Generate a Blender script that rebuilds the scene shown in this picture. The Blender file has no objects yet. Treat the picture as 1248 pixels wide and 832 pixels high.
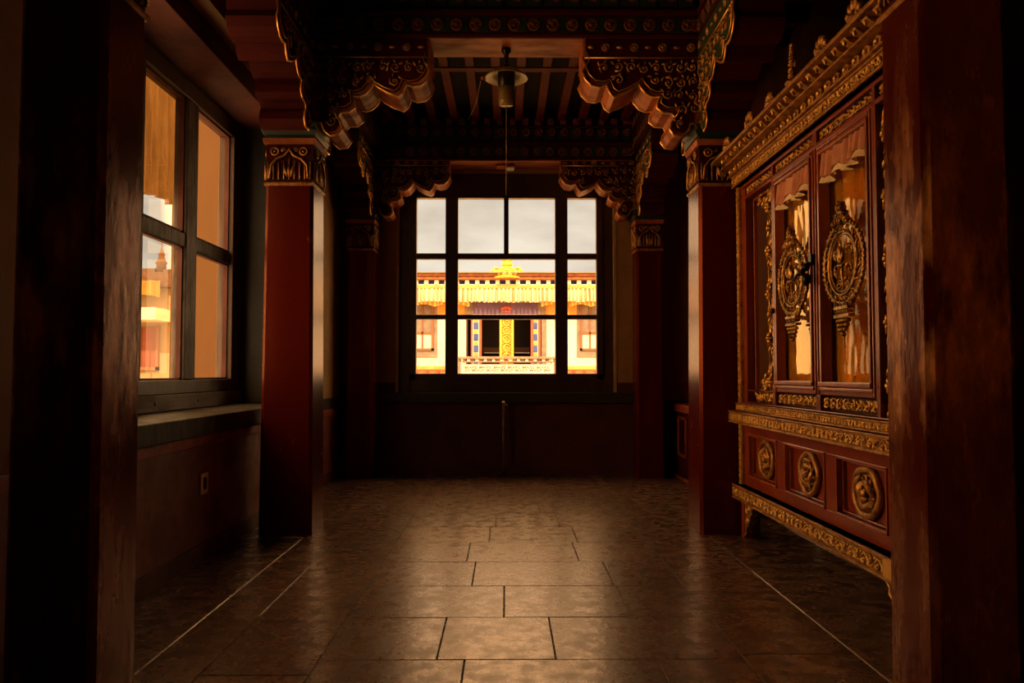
import bpy, math, random
from mathutils import Vector
C = bpy.context.scene.collection
R = random.Random(7)
PI = math.pi
sin, cos = math.sin, math.cos

# ------------------------------------------------------------------ materials
MATS = {}
def mat(name, c1, c2=None, rough=.5, rough2=None, metal=0., scale=6., bump=.0, bscale=None, stretch=(1,1,1),
        lo=.4, hi=.62, detail=6, spec=.5, trans=0., coat=0., island=0., sheen=0., pits=0, wear_glare=0, ior=1.5, tint=None):
    if name in MATS: return MATS[name]
    m = bpy.data.materials.new(name); m.use_nodes = True
    N, L = m.node_tree.nodes, m.node_tree.links
    b = N['Principled BSDF']
    tc = N.new('ShaderNodeTexCoord'); mp = N.new('ShaderNodeMapping'); mp.inputs['Scale'].default_value = stretch
    L.new(tc.outputs['Object'], mp.inputs[0])
    n = N.new('ShaderNodeTexNoise'); n.inputs['Scale'].default_value = scale; n.inputs['Detail'].default_value = detail
    n.inputs['Roughness'].default_value = .65
    L.new(mp.outputs[0], n.inputs[0])
    r = N.new('ShaderNodeMapRange'); r.inputs[1].default_value = lo; r.inputs[2].default_value = hi
    L.new(n.outputs[0], r.inputs[0])
    mx = N.new('ShaderNodeMix'); mx.data_type = 'RGBA'
    mx.inputs[6].default_value = (*c1, 1); mx.inputs[7].default_value = (*(c2 or c1), 1)
    L.new(r.outputs[0], mx.inputs[0])
    out = mx.outputs[2]
    if wear_glare:      # belt of bare worn wood that also paints in glare on the shaft
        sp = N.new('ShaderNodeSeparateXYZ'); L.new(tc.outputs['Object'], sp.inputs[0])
        w0 = N.new('ShaderNodeMapRange'); w0.inputs[1].default_value=wear_glare[3]; w0.inputs[2].default_value=wear_glare[2]; w0.inputs[3].default_value=.05; L.new(sp.outputs[2], w0.inputs[0])
        wl_ = N.new('ShaderNodeMapRange'); wl_.inputs[1].default_value=wear_glare[0]; wl_.inputs[2].default_value=wear_glare[1]; wl_.inputs[3].default_value=.12; L.new(sp.outputs[2], wl_.inputs[0])
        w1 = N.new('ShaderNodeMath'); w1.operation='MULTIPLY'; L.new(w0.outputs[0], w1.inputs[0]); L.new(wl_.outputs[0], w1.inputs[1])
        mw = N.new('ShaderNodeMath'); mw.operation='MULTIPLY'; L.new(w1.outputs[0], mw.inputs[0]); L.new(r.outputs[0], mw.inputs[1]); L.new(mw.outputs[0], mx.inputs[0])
    if pits:
        n3 = N.new('ShaderNodeTexNoise'); n3.inputs['Scale'].default_value = 34; n3.inputs['Detail'].default_value = 8; n3.inputs['Roughness'].default_value=.7; L.new(mp.outputs[0], n3.inputs[0])
        r3 = N.new('ShaderNodeMapRange'); r3.inputs[1].default_value=.36; r3.inputs[2].default_value=.56; r3.inputs[3].default_value=.35; L.new(n3.outputs[0], r3.inputs[0])
        m3 = N.new('ShaderNodeMix'); m3.data_type='RGBA'; m3.blend_type='MULTIPLY'; m3.inputs[0].default_value=1
        L.new(out, m3.inputs[6]); L.new(r3.outputs[0], m3.inputs[7]); out = m3.outputs[2]
    if island:
        g = N.new('ShaderNodeNewGeometry'); hs = N.new('ShaderNodeHueSaturation')
        r2 = N.new('ShaderNodeMapRange'); r2.inputs[3].default_value = 1 - island; r2.inputs[4].default_value = 1 + island
        L.new(g.outputs['Random Per Island'], r2.inputs[0]); L.new(r2.outputs[0], hs.inputs['Value'])
        L.new(out, hs.inputs['Color']); out = hs.outputs[0]
    L.new(out, b.inputs['Base Color'])
    b.inputs['Metallic'].default_value = metal
    b.inputs['Specular IOR Level'].default_value = spec
    b.inputs['IOR'].default_value = ior
    if tint: b.inputs['Specular Tint'].default_value = (*tint, 1)
    if coat: b.inputs['Coat Weight'].default_value = coat; b.inputs['Coat Roughness'].default_value = .12
    rr = N.new('ShaderNodeMapRange'); rr.inputs[3].default_value = rough; rr.inputs[4].default_value = rough2 if rough2 is not None else rough
    L.new(r.outputs[0], rr.inputs[0]); L.new(rr.outputs[0], b.inputs['Roughness'])
    if bump:
        n2 = N.new('ShaderNodeTexNoise'); n2.inputs['Scale'].default_value = bscale or scale*3; n2.inputs['Detail'].default_value = 5
        L.new(mp.outputs[0], n2.inputs[0])
        bp = N.new('ShaderNodeBump'); bp.inputs['Strength'].default_value = bump; bp.inputs['Distance'].default_value = .01
        L.new(n2.outputs[0], bp.inputs['Height']); L.new(bp.outputs[0], b.inputs['Normal'])
    if trans:
        t = N.new('ShaderNodeBsdfTranslucent'); L.new(out, t.inputs[0])
        ms = N.new('ShaderNodeMixShader'); ms.inputs[0].default_value = trans
        L.new(b.outputs[0], ms.inputs[1]); L.new(t.outputs[0], ms.inputs[2])
        L.new(ms.outputs[0], N['Material Output'].inputs[0])
    MATS[name] = m
    return m

def glass(name, tint, refl=1.0, ior=1.5, wav=0., rough=0.0, wscale=6, gcol=(1,1,1)):
    m = bpy.data.materials.new(name); m.use_nodes = True
    N, L = m.node_tree.nodes, m.node_tree.links
    N.remove(N['Principled BSDF'])
    t = N.new('ShaderNodeBsdfTransparent'); t.inputs[0].default_value = (*tint, 1)
    g = N.new('ShaderNodeBsdfGlossy'); g.inputs['Roughness'].default_value = rough; g.inputs['Color'].default_value = (*gcol, 1)
    f = N.new('ShaderNodeFresnel'); f.inputs['IOR'].default_value = ior
    mu = N.new('ShaderNodeMath'); mu.operation = 'MULTIPLY'; mu.inputs[1].default_value = refl; mu.use_clamp = True
    L.new(f.outputs[0], mu.inputs[0])
    ms = N.new('ShaderNodeMixShader'); L.new(mu.outputs[0], ms.inputs[0])
    L.new(t.outputs[0], ms.inputs[1]); L.new(g.outputs[0], ms.inputs[2])
    if wav:
        tc = N.new('ShaderNodeTexCoord'); mp = N.new('ShaderNodeMapping'); mp.inputs['Scale'].default_value = (1, 1, .45)
        n = N.new('ShaderNodeTexNoise'); n.inputs['Scale'].default_value = wscale; n.inputs['Detail'].default_value = 2
        L.new(tc.outputs['Object'], mp.inputs[0]); L.new(mp.outputs[0], n.inputs[0])
        bp = N.new('ShaderNodeBump'); bp.inputs['Strength'].default_value = wav; bp.inputs['Distance'].default_value = .02
        L.new(n.outputs[0], bp.inputs['Height']); L.new(bp.outputs[0], g.inputs['Normal'])
    L.new(ms.outputs[0], N['Material Output'].inputs[0])
    return m

M = dict(
 red=mat('red_lacquer', (.062,.0035,.0022), (.11,.011,.005), .22, .30, scale=5, stretch=(1,1,.22), bump=.08, bscale=14, lo=.5, hi=.75, ior=1.55, tint=(1,.3,.14)),
 red_worn_glare=mat('worn_glare_red_lacquer', (.062,.0035,.0022), (.42,.20,.085), .24, .36, scale=8, stretch=(1,1,.35), bump=.10, bscale=16, lo=.63, hi=.76, ior=1.5, wear_glare=(.80,1.0,1.9,2.35), tint=(1,.3,.14)),  # belt height follows the glossy reflection, painted in over worn wood
 rednear=mat('near_worn_glare_lacquer', (.062,.0035,.0022), (.80,.42,.18), .20, .30, scale=7, stretch=(1,1,.3), bump=.16, bscale=22, lo=.44, hi=.64, ior=1.9, wear_glare=(.85,1.15,1.55,2.05), tint=(1,.3,.14)),  # lighter belt paints amber glare into the colour along with worn wood
 redpaint=mat('matt_red_paint', (.055,.0045,.003), (.04,.004,.003), .6, .7, scale=4, bump=.2, spec=.12),
 redband=mat('bright_red_band', (.30,.045,.018), (.20,.03,.012), .5, .65, scale=8, bump=.2),
 maroon=mat('maroon_wall_paint', (.085,.014,.008), (.055,.011,.007), .6, .75, scale=3, bump=.2),
 dado=mat('brown_red_dado_paint', (.20,.050,.028), (.13,.032,.018), .5, .7, scale=4, bump=.3),
 gilt=mat('gilded_wood', (.84,.54,.17), (.27,.12,.03), .34, .52, metal=.75, scale=22, bump=.4, bscale=60, lo=.45, hi=.72),
 giltdim=mat('old_gilded_wood', (.50,.27,.075), (.16,.06,.016), .4, .6, metal=.55, scale=18, bump=.5, bscale=60, lo=.42, hi=.68),
 giltedge=mat('gilded_edge', (.75,.42,.11), (.32,.12,.03), .28, .5, metal=.8, scale=14, bump=.3, lo=.5, hi=.72),
 giltblack=mat('darkened_brass', (.52,.31,.08), (.07,.035,.012), .3, .5, metal=.85, scale=30, bump=.4, bscale=70, lo=.42, hi=.64),
 cabred=mat('cabinet_red_wood', (.24,.038,.015), (.15,.020,.009), .3, .45, scale=5, stretch=(1,.35,.35), bump=.25, coat=.3),
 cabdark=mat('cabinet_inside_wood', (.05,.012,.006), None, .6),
 moulding=mat('polished_brown_moulding', (.36,.10,.045), (.22,.05,.02), .25, .38, scale=8, stretch=(1,.3,.3), bump=.2, coat=.3),
 rawwood=mat('worn_orange_wood', (.40,.13,.04), (.18,.04,.015), .5, .65, scale=7, stretch=(.3,1,1), bump=.5, bscale=20, spec=.2),
 frame=mat('black_brown_window_paint', (.045,.024,.014), (.07,.038,.02), .4, .55, scale=9, stretch=(1,1,.3), bump=.3),
 frame2=mat('weathered_grey_window_wood', (.075,.055,.042), (.035,.024,.018), .5, .65, scale=14, stretch=(1,1,.3), bump=.6, bscale=40),
 board=mat('worn_sill_board', (.10,.065,.035), (.06,.035,.02), .6, .7, scale=9, stretch=(1,.3,1), bump=.4),
 stone=mat('grey_green_sill_paint', (.040,.037,.025), (.022,.021,.016), .5, .65, scale=8, stretch=(1,1,.5), bump=.5, spec=.2),
 blackband=mat('black_sill_band', (.018,.017,.012), (.03,.027,.02), .5, .6, scale=8, bump=.3),
 plaster=mat('ochre_plaster', (.38,.23,.10), (.30,.17,.07), .8, .9, scale=2.5, bump=.3, bscale=30),
 reveal=mat('pale_reveal_plaster', (.55,.42,.26), (.42,.30,.17), .7, .8, scale=4, bump=.3),
 rosette=mat('faded_painted_rosette', (.20,.07,.025), (.09,.025,.01), .6, .7, scale=20, bump=.3, spec=.2),
 green=mat('dark_green_paint', (.012,.035,.022), (.02,.045,.03), .5),
 navy=mat('dark_blue_paint', (.012,.016,.04), (.015,.03,.05), .5),
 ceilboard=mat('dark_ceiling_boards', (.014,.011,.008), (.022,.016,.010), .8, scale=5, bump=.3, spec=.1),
 joist=mat('red_joist_paint', (.13,.012,.008), (.07,.007,.006), .6, scale=5, bump=.2, spec=.12),
 tile=mat('mottled_stone_tile', (.27,.16,.105), (.06,.036,.026), .21, .34, scale=11, bump=.09, bscale=30, lo=.38, hi=.62, detail=12, island=.20, ior=1.95, tint=(1,.74,.50), pits=1),
 grout=mat('pale_dusty_grout', (.085,.058,.038), (.03,.022,.016), .7, scale=5),
 white=mat('white_plastic', (.75,.68,.55), None, .4),
 black=mat('black_iron', (.012,.010,.009), None, .35, metal=.6),
 steel=mat('dull_steel', (.40,.34,.28), (.22,.17,.13), .3, .45, metal=.8, scale=12),
 lampglass=mat('amber_smoked_glass', (.30,.24,.10), None, .2, trans=.4),
 cord=mat('grey_cord', (.25,.19,.13), None, .7),
 pink=mat('pink_satin', (.78,.42,.34), (.60,.27,.20), .4, scale=6, trans=.2),
 ivory=mat('ivory_satin', (.85,.78,.62), None, .45),
 brocade=mat('gold_brocade', (.95,.56,.09), (.62,.29,.03), .18, .32, metal=.5, scale=5, stretch=(1,1,.4), bump=.16, bscale=7, lo=.4, hi=.65),
 curtain=mat('thin_ochre_curtain', (.24,.15,.06), (.15,.09,.035), .8, scale=9, stretch=(1,3,.3), trans=.4),
 # exterior
 fcream=mat('sunlit_cream_plaster', (.78,.70,.54), (.72,.62,.45), .85, scale=.8, bump=.2),
 forange=mat('orange_paint', (.85,.30,.05), (.78,.42,.08), .7, scale=2),
 froof=mat('brown_brushwood_frieze', (.40,.15,.05), (.22,.08,.04), .9, scale=9, bump=.8),
 fblue=mat('blue_paint', (.03,.05,.22), (.06,.10,.30), .6, scale=4),
 fwhite=mat('white_paint', (.85,.78,.62), None, .7),
 fvalance=mat('cream_pleated_cloth', (.86,.75,.52), (.82,.40,.12), .8, scale=2.2, stretch=(5,1,.25), lo=.5, hi=.66),
 fred=mat('red_paint', (.55,.09,.03), (.42,.07,.03), .6, scale=3),
 fpurple=mat('violet_cloth', (.14,.08,.17), (.11,.06,.12), .7, scale=2),
 fdark=mat('dark_doorway', (.035,.014,.008), None, .6),
 fgrey=mat('grey_stone_trim', (.20,.15,.11), (.30,.23,.16), .8, scale=3),
 pcream=mat('tan_yard_plaster', (.36,.26,.13), (.30,.21,.10), .85, scale=.8),  # darker plaster tone of the yard building alone
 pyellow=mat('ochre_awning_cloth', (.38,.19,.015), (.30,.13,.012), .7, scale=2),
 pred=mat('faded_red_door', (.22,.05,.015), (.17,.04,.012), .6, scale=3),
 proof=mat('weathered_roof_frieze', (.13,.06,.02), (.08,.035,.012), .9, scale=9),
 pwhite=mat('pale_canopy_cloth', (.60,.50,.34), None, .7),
 fgold=mat('bright_gilt_metal', (.95,.62,.10), (.80,.42,.05), .35, .5, metal=.55, scale=5, bump=.3),
 fwood=mat('brown_window_wood', (.22,.09,.035), None, .7),
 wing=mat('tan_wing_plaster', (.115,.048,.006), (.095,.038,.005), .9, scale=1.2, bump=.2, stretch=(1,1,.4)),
 ground=mat('courtyard_paving', (.5,.4,.26), (.42,.33,.2), .9, scale=2),
 yellow=mat('yellow_cloth', (.85,.45,.03), (.80,.38,.03), .7, scale=2),
)
G_WIN = glass('window_glass', (.97,.95,.90), .8, 1.45)
G_LEFT = glass('left_window_glass', (.95,.92,.84), .55, 1.3)
G_CAB = glass('old_cabinet_glass', (.97,.92,.80), 1.35, 1.5, wav=.13, rough=.03, wscale=6, gcol=(1,.80,.42))

# ------------------------------------------------------------------ mesh helpers
class MB:
    def __init__(s): s.v = []; s.f = []; s.sm = []
    def add(s, vs, fs, smooth=False):
        k = len(s.v); s.v += [tuple(v) for v in vs]
        for f in fs: s.f.append(tuple(i+k for i in f)); s.sm.append(smooth)
    def box(s, x0, x1, y0, y1, z0, z1, F=None):
        P = [(x0,y0,z0),(x1,y0,z0),(x1,y1,z0),(x0,y1,z0),(x0,y0,z1),(x1,y0,z1),(x1,y1,z1),(x0,y1,z1)]
        if F: P = [F(*p) for p in P]
        s.add(P, [(0,3,2,1),(4,5,6,7),(0,1,5,4),(1,2,6,5),(2,3,7,6),(3,0,4,7)])
        return s
    def taper(s, c, h0, h1, z0, z1, ch=0., n=1):   # square prism, half sizes h0->h1, chamfered corners
        def ring(h, z):
            k = min(ch, h*.5)
            if k <= 0: return [(-h,-h,z),(h,-h,z),(h,h,z),(-h,h,z)]
            return [(-h+k,-h,z),(h-k,-h,z),(h,-h+k,z),(h,h-k,z),(h-k,h,z),(-h+k,h,z),(-h,h-k,z),(-h,-h+k,z)]
        A, B = ring(h0, z0), ring(h1, z1); m = len(A)
        V = [(p[0]+c[0], p[1]+c[1], p[2]) for p in A+B]
        s.add(V, [tuple(range(m))[::-1], tuple(range(m, 2*m))] + [(i, (i+1)%m, m+(i+1)%m, m+i) for i in range(m)])
        return s
    def prism(s, poly, F, d0, d1):                 # poly (a,b) extruded along third axis
        m = len(poly)
        V = [F(a,b,d0) for a,b in poly] + [F(a,b,d1) for a,b in poly]
        s.add(V, [tuple(range(m))[::-1], tuple(range(m,2*m))] + [(i,(i+1)%m,m+(i+1)%m,m+i) for i in range(m)])
        return s
    def tube(s, pts, r, n=5, closed=False, r2=None):
        pts = [Vector(p) for p in pts]; m = len(pts)
        if m < 2: return s
        V = []; up0 = None
        for i, p in enumerate(pts):
            a = pts[(i-1)%m] if (closed or i > 0) else p
            b = pts[(i+1)%m] if (closed or i < m-1) else p
            t = (b-a)
            if t.length < 1e-9: t = Vector((0,0,1))
            t.normalize()
            if up0 is None:
                up0 = Vector((0,0,1)) if abs(t.z) < .9 else Vector((1,0,0))
            u = t.cross(up0)
            if u.length < 1e-6: u = t.orthogonal()
            u.normalize(); w = u.cross(t).normalized(); up0 = w
            rr = r if r2 is None else r + (r2-r)*i/(m-1)
            for k in range(n):
                q = 2*PI*k/n
                V.append(p + u*(cos(q)*rr) + w*(sin(q)*rr))
        Fs = []
        for i in range(m if closed else m-1):
            j = (i+1)%m
            for k in range(n):
                l = (k+1)%n
                Fs.append((i*n+k, j*n+k, j*n+l, i*n+l))
        if not closed:
            Fs.append(tuple(range(n))); Fs.append(tuple((m-1)*n+k for k in range(n))[::-1])
        s.add(V, Fs, True)
        return s
    def blob(s, F, a, b, c, ra, rb, rc, rot=0., n=7, m=4):
        V = []; ca, sa = cos(rot), sin(rot)
        def pt(x, y, z):
            x *= ra; y *= rb
            return F(a + x*ca - y*sa, b + x*sa + y*ca, c + z*rc)
        V.append(pt(0,0,1))
        for i in range(1, m):
            th = PI*i/m
            for k in range(n):
                q = 2*PI*k/n; V.append(pt(sin(th)*cos(q), sin(th)*sin(q), cos(th)))
        V.append(pt(0,0,-1))
        Fs = [(0,1+k,1+(k+1)%n) for k in range(n)]
        for i in range(m-2):
            for k in range(n):
                l=(k+1)%n; a0=1+i*n; b0=1+(i+1)*n
                Fs.append((a0+k,b0+k,b0+l,a0+l))
        e = len(V)-1; a0 = 1+(m-2)*n
        Fs += [(e,a0+(k+1)%n,a0+k) for k in range(n)]
        s.add(V, Fs, True); return s
    def lathe(s, prof, F, n=16):                   # prof (r, h): around third axis of F
        m = len(prof); V = []
        for r, h in prof:
            for k in range(n):
                q = 2*PI*k/n; V.append(F(r*cos(q), r*sin(q), h))
        Fs = []
        for i in range(m-1):
            for k in range(n):
                l=(k+1)%n; Fs.append((i*n+k, i*n+l, (i+1)*n+l, (i+1)*n+k))
        Fs.append(tuple(range(n))[::-1]); Fs.append(tuple((m-1)*n+k for k in range(n)))
        s.add(V, Fs, True); return s
    def build(s, name, m, parent=None, bevel=0., loc=None):
        me = bpy.data.meshes.new(name); me.from_pydata(s.v, [], s.f); me.validate()
        me.polygons.foreach_set('use_smooth', s.sm[:len(me.polygons)] if len(me.polygons)==len(s.sm) else [False]*len(me.polygons))
        if m: me.materials.append(m)
        me.update()
        o = bpy.data.objects.new(name, me); C.objects.link(o)
        if parent: o.parent = parent; o.matrix_parent_inverse = parent.matrix_basis.inverted()
        if loc:
            o.location = loc
        if bevel:
            b = o.modifiers.new('bevel', 'BEVEL'); b.width = bevel; b.segments = 2; b.limit_method = 'ANGLE'; b.angle_limit = .7
            b.harden_normals = False
        return o

def tag(o, label=None, cat=None, group=None, kind=None):
    if label: o['label'] = label
    if cat: o['category'] = cat
    if group: o['group'] = group
    if kind: o['kind'] = kind
    return o
def empty(name, loc, label=None, cat=None, group=None, kind=None):
    o = bpy.data.objects.new(name, None); o.location = loc; C.objects.link(o); o.empty_display_size = .1
    bpy.context.view_layer.update()
    return tag(o, label, cat, group, kind)
def cp(o, parent, delta=(0,0,0)):
    c = o.copy(); C.objects.link(c); c.parent = parent
    c.matrix_parent_inverse = parent.matrix_basis.inverted() if parent else c.matrix_parent_inverse
    c.location = Vector(o.location) + Vector(delta)
    return c
def copy_tree(root, loc, label, group=None):
    r = root.copy(); C.objects.link(r); r.location = loc; r['label'] = label
    if group: r['group'] = group
    def rec(src, dst):
        for ch in list(src.children):
            c = ch.copy(); C.objects.link(c); c.parent = dst
            rec(ch, c)
    rec(root, r)
    return r
def frame(o, u, v, n):
    o, u, v, n = map(Vector, (o, u, v, n))
    return lambda a, b, c=0.: o + u*a + v*b + n*c
def shift(F, a0, b0, c0=0., rot=0., sc=1.):
    ca, sa = cos(rot)*sc, sin(rot)*sc
    return lambda a, b, c=0.: F(a0 + a*ca - b*sa, b0 + a*sa + b*ca, c0 + c)
WORLD = frame((0,0,0),(1,0,0),(0,1,0),(0,0,1))

# ------------------------------------------------------------------ carving motifs
def spiral(mb, F, cx, cy, r, a0, turns=1.3, d=1, tr=.005, n=11, c=0.):
    pts = []
    for i in range(n):
        k = i/(n-1); q = a0 + d*turns*2*PI*k; rr = r*(1-.82*k)
        pts.append(F(cx + cos(q)*rr, cy + sin(q)*rr, c + tr*.4*sin(k*PI)))
    mb.tube(pts, tr, 5, r2=tr*.6)
    mb.blob(F, cx, cy, c+tr*.5, tr*1.5, tr*1.5, tr*1.2, n=5, m=3)
def leaf(mb, F, x, y, L, rot, c=0., t=.006):
    mb.blob(F, x, y, c, L, L*.42, t, rot, n=6, m=3)
def scroll_strip(mb, F, L, H, tr=None, seed=1):
    rr = random.Random(seed); tr = tr or H*.075
    n = max(1, round(L/(H*.95))); p = L/n
    pts = [F(p*(i/6)+0, H*.5 + H*.30*sin(i/6*PI)*1., 0) for i in range(6*n+1)]
    mb.tube(pts, tr*.9, 4)
    for i in range(n):
        s = 1 if i % 2 == 0 else -1
        cx, cy = p*(i+.5), H*.5 - s*H*.10
        spiral(mb, F, cx, cy, H*.33, PI/2*s + rr.uniform(-.3,.3), 1.25, s, tr, 10)
        leaf(mb, F, p*i + p*.1, H*.5 + s*H*.28, H*.20, s*.8, 0, tr*1.2)
        leaf(mb, F, p*i + p*.12, H*.5 - s*H*.28, H*.18, -s*.9, 0, tr*1.2)
        leaf(mb, F, p*(i+.5)+H*.3, cy + s*H*.32, H*.15, rr.uniform(0,3), 0, tr*1.2)
def scroll_fill(mb, F, test, x0, x1, y0, y1, s, tr, seed=1):
    rr = random.Random(seed)
    ny = max(1, int((y1-y0)/s)); nx = max(1, int((x1-x0)/s))
    for j in range(ny):
        for i in range(nx):
            x = x0 + (i+.5)*(x1-x0)/nx + rr.uniform(-.12,.12)*s; y = y0 + (j+.5)*(y1-y0)/ny + rr.uniform(-.12,.12)*s
            if not test(x, y): continue
            d = 1 if (i+j) % 2 else -1
            spiral(mb, F, x, y, s*.43*rr.uniform(.85,1.1), rr.uniform(0,6.28), 1.3, d, tr, 9)
            leaf(mb, F, x+s*.45, y+s*.3, s*.24, rr.uniform(0,3.1), 0, tr*1.3)
            leaf(mb, F, x-s*.1, y+s*.5, s*.2, rr.uniform(0,3.1), 0, tr*1.3)
def rosette(mb, F, r):
    mb.lathe([(r,0),(r,.006),(r*.94,.012),(r*.82,.012),(r*.78,.006),(r*.3,.006),(r*.3,.012),(r*.2,.018)], F, 14)
    for k in range(7):
        q = 2*PI*k/7; leaf(mb, F, cos(q)*r*.54, sin(q)*r*.54, r*.25, q, .008, .007)

# ================================================================== THE SETTING
D_FAR, XL, XR, H_C = 8.57, -1.80, 2.30, 3.86
# floor: slab and stone tiles
fl = MB().box(-2.7, 2.7, -1.5, 8.8, -.12, -.006).build('floor', M['grout']); tag(fl, kind='structure')
t = MB()
strips = [(-2.0,-1.36,.70,.1),(-1.36,-1.12,1.1,.6),(-1.12,-.72,.85,.3),(-.72,.92,0,0),(.92,1.37,.9,.2),(1.37,2.0,.8,.5),(2.0,2.6,.9,.7)]
G = .0024
def tile(x0,x1,y0,y1):
    b = .0022; z = R.uniform(-.0006,.0006)
    x0+=G;x1-=G;y0+=G;y1-=G
    if x1-x0<.03 or y1-y0<.03: return
    V=[(x0,y0,-.006),(x1,y0,-.006),(x1,y1,-.006),(x0,y1,-.006),(x0,y0,-.003),(x1,y0,-.003),(x1,y1,-.003),(x0,y1,-.003),
       (x0+b,y0+b,z),(x1-b,y0+b,z),(x1-b,y1-b,z),(x0+b,y1-b,z)]
    t.add(V,[(0,1,5,4),(1,2,6,5),(2,3,7,6),(3,0,4,7),(4,5,9,8),(5,6,10,9),(6,7,11,10),(7,4,8,11),(8,9,10,11)])
for (x0,x1,L,o) in strips:
    if L:
        y = -1.5 + o - 1
        while y < 8.57:
            tile(x0, x1, max(y,-1.5), min(y+L,8.57)); y += L
    else:
        y = 5.65 - .52*14
        row = 0
        while y < 8.57:
            offs = [-.30,.12,-.05,.27,-.42,.38,-.16,.05][row % 8]
            x = x0; cuts = [x0]
            xx = x0 + .38 + (offs % .6) * .6
            while xx < x1-.2: cuts.append(xx); xx += R.choice([.46,.58,.66,.74])
            cuts.append(x1)
            for a, b in zip(cuts, cuts[1:]): tile(a, b, max(y,-1.5), min(y+.52,8.57))
            y += .52; row += 1
t.build('stone_tiles', M['tile'], fl)
# ceiling
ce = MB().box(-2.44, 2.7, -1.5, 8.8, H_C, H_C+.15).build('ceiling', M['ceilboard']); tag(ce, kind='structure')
# side-aisle joists lie across, middle joists run lengthwise
for (lab, grp, spots) in (
   ('red painted ceiling joist running lengthwise over the middle of the room', 'middle ceiling joists', [('y', -1.22+.225*i) for i in range(12)]),
   ('dark red ceiling joist lying across the aisle above the left windows', 'left aisle ceiling joists', [('l', 2.5+.42*i) for i in range(14)]),
   ('dark red ceiling joist lying across the aisle above the gilded cabinet', 'right aisle ceiling joists', [('r', 2.5+.42*i) for i in range(14)])):
    first = None
    for k, v in spots:
        if first is None:
            b = MB()
            if k == 'y': b.box(-.04,.04, 5.76, 8.14, -.09, -.001)
            elif k == 'l': b.box(-2.42,-1.72,-.05,.05,-.09,-.001)
            else: b.box(1.72,2.29,-.05,.05,-.09,-.001)
            o = b.build('ceiling_joist', M['joist'], bevel=.006); first = o
        else:
            o = first.copy(); C.objects.link(o)
        o.location = (v if k=='y' else 0, 0 if k=='y' else v, H_C)
        tag(o, lab, 'joist', grp)
# cross board between middle joists
o = MB().box(-1.3,1.3,6.7,6.78,H_C-.10,H_C-.091).build('ceiling_batten', M['joist']); tag(o, 'thin red batten crossing under the lengthwise ceiling joists', 'batten')

# left wall: solid below, window recess between y=3.0 and y=6.7
WL0, WL1, RX = 3.0, 6.70, -2.42
wl = MB()
wl.box(-2.43,XL,-1.5,WL0,.736,H_C); wl.box(-2.43,XL,WL1,8.8,.736,H_C); wl.box(-2.43,-2.38,WL0,WL1,.70,.90); wl.box(-2.43,XL,WL0,WL1,3.36,H_C)
wl = wl.build('wall_left', M['plaster']); tag(wl, kind='structure')
MB().box(-2.43,XL,-1.5,8.57,0,.735).build('lower_wall', M['dado'], wl)
MB().box(XL-.001,XL+.016,-1.5,8.57,.675,.738).build('red_band', M['redband'], wl, bevel=.004)
MB().box(XL-.001,XL+.012,WL1+.06,8.57,.738,.85).build('dark_band', M['stone'], wl)
o = MB().box(-2.45,-1.755,WL0-.05,WL1+.05,.739,.85).build('window_ledge', M['stone'], bevel=.006)
tag(o, 'deep grey green painted ledge under the left window', 'window ledge')
bl = MB().box(XL-.001,XL+.015,-1.5,8.57,0,.10).build('baseboard_left', M['maroon'], bevel=.003); tag(bl, kind='structure')
# black tapering surround panel on the far jamb, black jamb and lintel
j = MB(); Fj = frame((0,WL1-.001,0),(1,0,0),(0,0,1),(0,-1,0))
j.prism([(-2.30,.851),(-1.775,.851),(-1.90,3.20),(-2.30,3.20)], Fj, 0, .05)
j = j.build('trim_1', M['blackband'], bevel=.004); tag(j, kind='structure')
o = MB().box(-2.42,-1.92,WL0+.002,WL1-.002,3.20,3.36).build('window_lintel_beam', M['maroon'], bevel=.006); tag(o, 'brown red lintel beam above the left window', 'beam')

# window 2 (left)
w2 = empty('window_2', (-2.33, 4.8, .85), kind='structure')
GX = -2.33
b = MB(); b.box(GX-.06,GX+.06,WL0,WL1,.96,1.055); b.box(GX-.06,GX+.06,WL0,WL1,3.07,3.20)
b.box(GX-.06,GX+.07,6.43,WL1-.052,1.055,3.07); b.box(GX-.06,GX+.07,WL0,3.25,1.055,3.07)
b.build('window_frame', M['frame'], w2, bevel=.006)
b = MB(); b.box(GX-.05,GX+.09,WL0,WL1-.052,.851,.96)
bo = b.build('sill_board', M['board'], w2, bevel=.006)
k = MB()
for y in (4.3,5.0,5.7,6.3): k.blob(frame((GX+.09,y,.905),(0,1,0),(0,0,1),(1,0,0)),0,0,0,.014,.014,.006)
k.build('bolt', M['black'], bo)
b = MB(); b.box(GX-.045,GX+.055,5.53,5.72,1.055,3.07); b.box(GX-.05,GX+.07,4.62,4.84,1.055,3.07); b.box(GX-.045,GX+.055,3.80,3.93,1.055,3.07)
b.build('mullion', M['frame2'], w2, bevel=.008)
b = MB(); b.box(GX-.04,GX+.045,3.25,6.43,2.0,2.10); b.build('transom', M['frame2'], w2, bevel=.008)
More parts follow.
